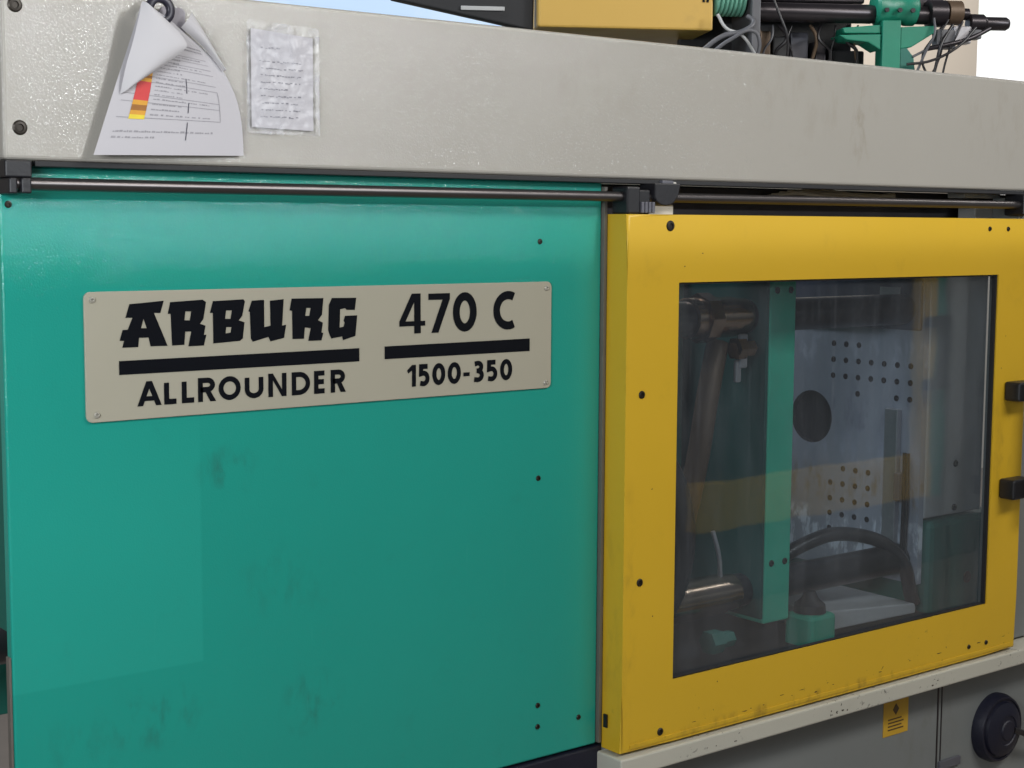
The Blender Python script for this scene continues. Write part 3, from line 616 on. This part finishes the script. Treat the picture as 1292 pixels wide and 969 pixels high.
for k in range(7):
    a = lx(904) + k * 0.0082; prof += [(0.036, a), (0.041, a + 0.002), (0.041, a + 0.0055), (0.036, a + 0.0078)]
prof += [(0.02, lx(945))]
turned('bellows', prof, (0, 0.03, lz(925, -10)), 'frosted', inj, 'X', 24)
box('mounting_plate', (lx(946), lx(957), -0.02, 0.12, -0.06, 0.12), 'cable', inj, 0.002)
BZ = lz(1030, 14)
turned('barrel', [(0.0175, lx(957)), (0.0175, lx(1108)), (0.0165, lx(1109)), (0.0165, lx(1185)), (0.012, lx(1187)), (0.012, lx(1200))], (0, 0.02, BZ), 'barrel', inj, 'X', 28)
turned('collar', [(0.026, lx(1112)), (0.032, lx(1115)), (0.032, lx(1128)), (0.029, lx(1131)), (0.029, lx(1150)), (0.032, lx(1153)), (0.032, lx(1164)), (0.026, lx(1167))], (0, 0.02, BZ + 0.012), 'green_bracket', inj, 'X', 28)
bm = bmesh.new()
prism(bm, [(lx(1118), lz(1118, 25)), (lx(1142), lz(1142, 25)), (lx(1142), lz(1142, 110)), (lx(1118), lz(1118, 110))], -0.008, 0.03)
prism(bm, [(lx(1067), lz(1067, 34)), (lx(1117), lz(1117, 30)), (lx(1117), lz(1117, 41)), (lx(1070), lz(1070, 41))], -0.002, 0.05)
prism(bm, [(lx(1062), lz(1062, 43)), (lx(1117), lz(1117, 42)), (lx(1117), lz(1117, 62)), (lx(1100), lz(1100, 52)), (lx(1072), lz(1072, 49))], -0.004, 0.05)
prism(bm, [(lx(1143), lz(1143, 33)), (lx(1191), lz(1191, 31)), (lx(1188), lz(1188, 40)), (lx(1158), lz(1158, 58)), (lx(1143), lz(1143, 60))], -0.002, 0.05)
obj('support_bracket', bm, 'green_bracket', inj, 0.002)
bm = bmesh.new(); prism(bm, [(lx(1143), lz(1143, 52)), (lx(1152), lz(1152, 58)), (lx(1162), lz(1162, 70)), (lx(1166), lz(1166, 100)), (lx(1143), lz(1143, 100))], 0.0, 0.04); obj('bracket_leg', bm, 'green_dull', inj, 0.002)
turned('nozzle_flange', [(0.018, lx(1182)), (0.025, lx(1184)), (0.025, lx(1206)), (0.016, lx(1208)), (0.016, lx(1226)), (0.011, lx(1228)), (0.011, lx(1238))], (0, 0.02, BZ + 0.004), 'barrel', inj, 'X', 20)
turned('heater_band', [(0.015, lx(1208)), (0.0225, lx(1209)), (0.0225, lx(1227)), (0.015, lx(1228))], (0, 0.02, BZ + 0.006), 'rust', inj, 'X', 20)
turned('nozzle', [(0.012, lx(1236)), (0.017, lx(1238)), (0.017, lx(1256)), (0.0125, lx(1260)), (0.0125, lx(1287)), (0.009, lx(1291))], (0, 0.015, lz(1265, 27)), 'barrel', inj, 'X', 20)
for k, (a, b, c, d) in enumerate(((957, 985, 34, 110), (990, 1012, 40, 110), (1016, 1040, 34, 110), (1044, 1058, 46, 110), (1070, 1112, 58, 110))):
    box('valve_block', (lx(a), lx(b), 0.05 + 0.012 * (k % 3), 0.16, lz(b, d), lz(b, c)), ('rust', 'rubber', 'greyplastic', 'steel_dark', 'rubber')[k], inj, 0.003)
def cab(name, pts, r_, mat): tube(name, [(lx(a), y, lz(a, b)) for a, b, y in pts], r_, mat, inj)
box('cable_tray', (lx(880), lx(1113), 0.14, 0.158, -0.10, 0.15), 'rubber', inj, 0.002)
box('rear_block', (lx(1166), lx(1208), 0.03, 0.10, lz(1190, 7), lz(1190, -60)), 'steel_dark', inj, 0.004)
box('rear_block', (lx(958), lx(1108), 0.05, 0.12, lz(1030, -2), lz(1030, -60)), 'steel_dark', inj, 0.004)
for k in range(9):
    a = 962 + 17 * k + random.uniform(-5, 5); mt_ = random.choice(('hose', 'cable', 'rust', 'hose'))
    cab('cable', [(a, 28, 0.035), (a + random.uniform(-8, 8), 45, 0.03 - 0.004 * (k % 3)), (a + random.uniform(-14, 14), 62, 0.035), (a + random.uniform(-10, 10), 100, 0.05)], random.uniform(0.0016, 0.0036), mt_)
for k in range(3): turned('collar_bolt', [(0.0045, 0.0), (0.0045, -0.005)], (lx(1121 + 17 * k), -0.0115, BZ + 0.004), 'steel_dark', inj, 'Y', 6)
for k in range(3):
    a = 1186 + 19 * k
    cab('cable', [(a, 22 + 2 * (k % 3), -0.004), (a - 6 + random.uniform(-6, 6), 42, -0.012), (a - 14 + random.uniform(-8, 8), 62, -0.008), (a - 26, 105, 0.0)], random.uniform(0.0014, 0.0026), random.choice(('hose', 'cable', 'hose')))
cab('hose', [(880, 66, -0.03), (905, 48, -0.035), (935, 40, -0.035), (946, 30, -0.03), (940, 22, -0.02)], 0.0045, 'cable')
cab('hose', [(890, 70, -0.035), (915, 52, -0.042), (944, 42, -0.042), (952, 55, -0.04), (948, 80, -0.03)], 0.0035, 'cable')
cab('hose', [(902, 20, -0.02), (912, 38, -0.03), (930, 45, -0.03), (952, 70, -0.02)], 0.003, 'palegrey')
cab('cable', [(968, -10, -0.02), (980, 20, -0.024), (992, 50, -0.02), (994, 90, 0.0)], 0.0026, 'hose')
cab('cable', [(1150, 80, -0.01), (1180, 76, -0.015), (1215, 58, -0.02), (1240, 34, -0.01)], 0.0026, 'hose')
cab('cable', [(1212, 30, 0.0), (1195, 55, -0.01), (1188, 85, -0.01), (1184, 110, 0.0)], 0.0030, 'hose')
cab('cable', [(1160, 70, 0.0), (1180, 60, 0.0), (1205, 46, 0.0), (1222, 30, 0.0)], 0.0024, 'cable')
cab('cable', [(1184, 100, 0.0), (1176, 70, 0.01), (1190, 45, 0.01), (1206, 26, 0.01)], 0.0022, 'hose')
for k, (a, b, c, d) in enumerate(((1190, 1216, 36, 60), (1212, 1236, 32, 54), (1230, 1250, 36, 48))):
    box('connector', (lx(a), lx(b), -0.006, 0.02, lz(b, d), lz(b, c)), ('cable', 'silver', 'cable')[k], inj, 0.003)
cab('cable', [(1178, 60, 0.0), (1200, 56, -0.008), (1232, 48, -0.006), (1262, 34, 0.0)], 0.0045, 'steel_dark')

# ------------------------------------------------------------------ curled paper sheet held by a ring magnet
sheet = thing('paper_sheet', 'curled white printed paper sheet with red and yellow strip hanging on the cream beam', 'paper', (0.81, -0.032, 1.58))
bpy.context.view_layer.update()
def under_sheet(o):
    o.parent = sheet; o.matrix_parent_inverse = Matrix.Translation((-0.81, 0.032, -1.58)); return o
LE = [(0.7165, 1.5795), (0.7425, 1.6570), (0.7605, 1.7100), (0.7755, 1.7570)]
RE = [(0.9150, 1.5850), (0.9125, 1.6240), (0.9040, 1.6570), (0.8860, 1.6880), (0.8580, 1.7130), (0.8292, 1.7331)]
def poly(pts, t):
    t = max(0, min(0.9999, t)) * (len(pts) - 1); i = int(t); f = t - i
    # catmull-rom
    p0 = pts[max(i - 1, 0)]; p1 = pts[i]; p2 = pts[i + 1]; p3 = pts[min(i + 2, len(pts) - 1)]
    return tuple(0.5 * (2 * b + (c - a) * f + (2 * a - 5 * b + 4 * c - d) * f * f + (3 * b - a - 3 * c + d) * f ** 3) for a, b, c, d in zip(p0, p1, p2, p3))
def sheet_pt(u, v, lift=0.0):
    a = poly(LE, v); b = poly(RE, v)
    x = a[0] + (b[0] - a[0]) * u; z = a[1] + (b[1] - a[1]) * u
    y = -0.0335 - 0.016 * math.sin(math.pi * min(1, u * 0.80 + 0.05)) * (0.45 + 0.55 * v) - 0.020 * (1 - u) ** 2 * (0.6 + 0.4 * v)
    return (x, y - lift, z)
def surf(name, fn, nu, nv, mat, smooth=True):
    bm = bmesh.new(); V = [[bm.verts.new(fn(i / nu, j / nv)) for j in range(nv + 1)] for i in range(nu + 1)]
    for i in range(nu):
        for j in range(nv): bm.faces.new((V[i][j], V[i + 1][j], V[i + 1][j + 1], V[i][j + 1]))
    return under_sheet(obj(name, bm, mat, None, 0, smooth))
surf('printed_page', sheet_pt, 24, 24, 'paper')
def pr(name, rects, mat, lift=0.0004):
    bm = bmesh.new()
    for (u0, u1, v0, v1) in rects:
        nu = max(1, int((u1 - u0) * 24)); nv = max(1, int((v1 - v0) * 24))
        V = [[bm.verts.new(sheet_pt(u0 + (u1 - u0) * i / nu, v0 + (v1 - v0) * j / nv, lift)) for j in range(nv + 1)] for i in range(nu + 1)]
        for i in range(nu):
            for j in range(nv): bm.faces.new((V[i][j], V[i + 1][j], V[i + 1][j + 1], V[i][j + 1]))
    return under_sheet(obj(name, bm, mat, None, 0, True))
lines = []
for k in range(17):
    v = 0.215 + 0.027 * k; u = 0.30
    while u < (0.52 if k % 3 else 0.74):
        wd = random.uniform(0.008, 0.03); h = random.uniform(0.004, 0.009); lines.append((u, u + wd, v, v + h)); u += wd + random.choice((0.004, 0.006, 0.02))
for k in range(2):
    v = 0.135 - 0.028 * k; u = 0.075
    while u < (0.76 if k == 0 else 0.36):
        wd = random.uniform(0.008, 0.03); lines.append((u, u + wd, v, v + random.uniform(0.005, 0.010))); u += wd + random.choice((0.004, 0.006, 0.012))
for k in range(2):
    u = 0.56
    while u < 0.86:
        wd = random.uniform(0.02, 0.05); lines.append((u, u + wd, 0.70 + 0.03 * k, 0.712 + 0.03 * k)); u += wd + 0.006
pr('text_lines', lines, 'print')
rules = [(0.07, 0.83, v, v + 0.0035) for v in (0.20, 0.275, 0.315, 0.40, 0.44)] + [(0.45, 0.84, v, v + 0.0035) for v in (0.52, 0.56, 0.60, 0.64)] + [(0.827, 0.831, 0.204, 0.40)]
pr('table_rules', rules, 'print', 0.0005)
pr('pen_marks', [(0.555, 0.561, 0.36, 0.46), (0.575, 0.581, 0.10, 0.19), (0.573, 0.579, 0.24, 0.30)], 'print_dark', 0.0006)
for v0, v1, mt_ in ((0.195, 0.215, 'lemon'), (0.215, 0.235, 'orange'), (0.235, 0.262, 'brown_ink'), (0.262, 0.285, 'orange'), (0.285, 0.40, 'red'), (0.40, 0.425, 'orange'),
                    (0.425, 0.445, 'brown_ink'), (0.445, 0.475, 'orange'), (0.475, 0.49, 'brown_ink'), (0.49, 0.56, 'red')):
    pr('colour_strip', [(0.155, 0.265, v0, v1)], mt_, 0.0006)
# front page folded over to the left
FA = [(0.7485, 1.6500), (0.7535, 1.682), (0.7630, 1.716), (0.7745, 1.7575)]
FB = [(0.7602, 1.6589), (0.7819, 1.6751), (0.8039, 1.6914), (0.8180, 1.7035), (0.8213, 1.7106), (0.8132, 1.7229), (0.8004, 1.7358), (0.7803, 1.7537)]
def flap(u, v):
    a = poly(FA, v); b = poly(FB, v); x = a[0] + (b[0] - a[0]) * u; z = a[1] + (b[1] - a[1]) * u
    bul = math.sin(math.pi * (0.15 + 0.85 * u) * 0.62) * math.sin(math.pi * (0.12 + 0.78 * v))
    return (x, sheet_pt(0.1, v)[1] - 0.0015 - 0.026 * bul, z)
surf('folded_page', flap, 16, 18, 'paper2')
def flap2(u, v):
    A = [(0.8292, 1.7331), (0.8580, 1.7132), (0.8865, 1.6860)]; B = [(0.8415, 1.7518), (0.8640, 1.7225), (0.8880, 1.6885)]
    a = poly(A, v); b = poly(B, v); x = a[0] + (b[0] - a[0]) * u; z = a[1] + (b[1] - a[1]) * u
    return (x, -0.046 + 0.006 * v - 0.004 * u - 0.004 * math.sin(math.pi * u), z)
surf('curled_corner', flap2, 8, 10, 'paper2')
bm = bmesh.new(); prism(bm, rounded(0.806, 0.839, 1.722, 1.757, 0.006), -0.0375, -0.036)
tb = under_sheet(obj('backing_tab', bm, 'tab', None, 0.0003))
bm = bmesh.new()
lathe(bm, [(0.0085, -0.052), (0.0088, -0.0565), (0.0100, -0.0575), (0.0165, -0.0575), (0.0180, -0.0560), (0.0180, -0.0505), (0.0170, -0.050), (0.0095, -0.050)], (0.799, 0, 1.7500), 'Y', 32)
# open the middle of the ring: drop the two caps, close the tube
for f in [f for f in bm.faces if len(f.verts) > 4]: bm.faces.remove(f)
rg = obj('ring_magnet', bm, 'ringmag', None, 0, True)
tag(rg, 'dark round ring magnet holding the curled paper sheet on the cream beam', 'magnet')

# ------------------------------------------------------------------ list in a clear plastic sleeve
sl = thing('plastic_sleeve', 'crumpled clear plastic sleeve with a short list taped to the cream beam', 'sleeve', (0.973, -0.032, 1.61))
bpy.context.view_layer.update()
def under_sl(o):
    o.parent = sl; o.matrix_parent_inverse = Matrix.Translation((-0.973, 0.032, -1.61)); return o
from mathutils import noise as mn
def film_pt(u, v, x0=0.923, x1=1.0245, za=1.6155, zb=1.752, y=-0.0345, amp=0.0016):
    x = x0 + (x1 - x0) * u; z = za + (zb - za) * v - 0.004 * u * v
    n = mn.noise(Vector((x * 45, z * 38, 3.0))) + 0.6 * mn.noise(Vector((x * 110, z * 70, 9.0)))
    return (x, y - amp * abs(n) - 0.0012, z)
bm = bmesh.new(); nu, nv = 40, 52
V = [[bm.verts.new(film_pt(i / nu, j / nv)) for j in range(nv + 1)] for i in range(nu + 1)]
for i in range(nu):
    for j in range(nv): bm.faces.new((V[i][j], V[i + 1][j], V[i + 1][j + 1], V[i][j + 1]))
under_sl(obj('clear_film', bm, 'film', None, 0, True))
bm = bmesh.new(); prism(bm, [(0.9285, 1.621), (1.0165, 1.6195), (1.0165, 1.736), (0.9285, 1.742)], -0.0338, -0.0332)
under_sl(obj('list_page', bm, 'paper', None, 0))
bm = bmesh.new()
for k in range(10):
    z = 1.634 + 0.0085 * k + (0.008 if k == 9 else 0); x = 0.941 + random.uniform(-0.001, 0.002)
    xe = 0.970 if k == 9 else (0.978 if k == 4 else random.uniform(0.996, 1.003))
    while x < xe:
        wd = random.uniform(0.0015, 0.004); h = random.uniform(0.001, 0.0026); zz = z + random.uniform(-0.0006, 0.0006)
        bx(bm, x, x + wd, -0.0342, -0.0339, zz, zz + h * 0.7); x += wd + random.choice((0.0006, 0.001, 0.0035))
under_sl(obj('handwriting', bm, 'pencil'))
boxes_rim = bmesh.new()
for d in ((0.922, 0.9245, -0.0372, -0.0335, 1.614, 1.750), (1.0185, 1.0245, -0.0372, -0.0345, 1.613, 1.738), (0.9248, 1.018, -0.0368, -0.0345, 1.613, 1.6165)): bx(boxes_rim, *d)
under_sl(obj('welded_rim', boxes_rim, 'film', None, 0.0006))

# ------------------------------------------------------------------ the machine across the aisle, mirrored in the door window
nb = thing('neighbouring_machine', 'green and yellow machine across the aisle, mirrored faintly in the door window', 'machine', (4.9, -2.9, 0))
bpy.context.view_layer.update()
def under_nb(o):
    o.parent = nb; o.matrix_parent_inverse = Matrix.Translation((-4.9, 2.9, 0)); return o
under_nb(boxes('body_light_blocker', [(1.3, 7.2, -3.4, -2.56, 0.0, 1.35), (1.3, 7.2, -3.4, -2.52, 1.36, 2.19)], 'base_grey', None, 0.004))  # lengthened and raised out of view to block light from the lower panel
under_nb(boxes('door_frame', [(4.15, 5.475, -2.555, -2.49, 0.32, 0.515), (5.476, 5.588, -2.555, -2.49, 0.32, 1.33)], 'yellow', None, 0.004))
under_nb(boxes('side_panel', [(5.592, 5.68, -2.555, -2.50, 0.32, 1.33)], 'green', None, 0.003))
under_nb(boxes('handle', [(5.50, 5.64, -2.485, -2.44, 1.07, 1.12), (5.50, 5.64, -2.485, -2.44, 0.80, 0.85), (5.60, 5.64, -2.485, -2.44, 0.8505, 1.0695)], 'black', None, 0.004))
under_nb(boxes('window_pane', [(4.15, 5.474, -2.556, -2.53, 0.516, 1.33)], 'rubber', None, 0))
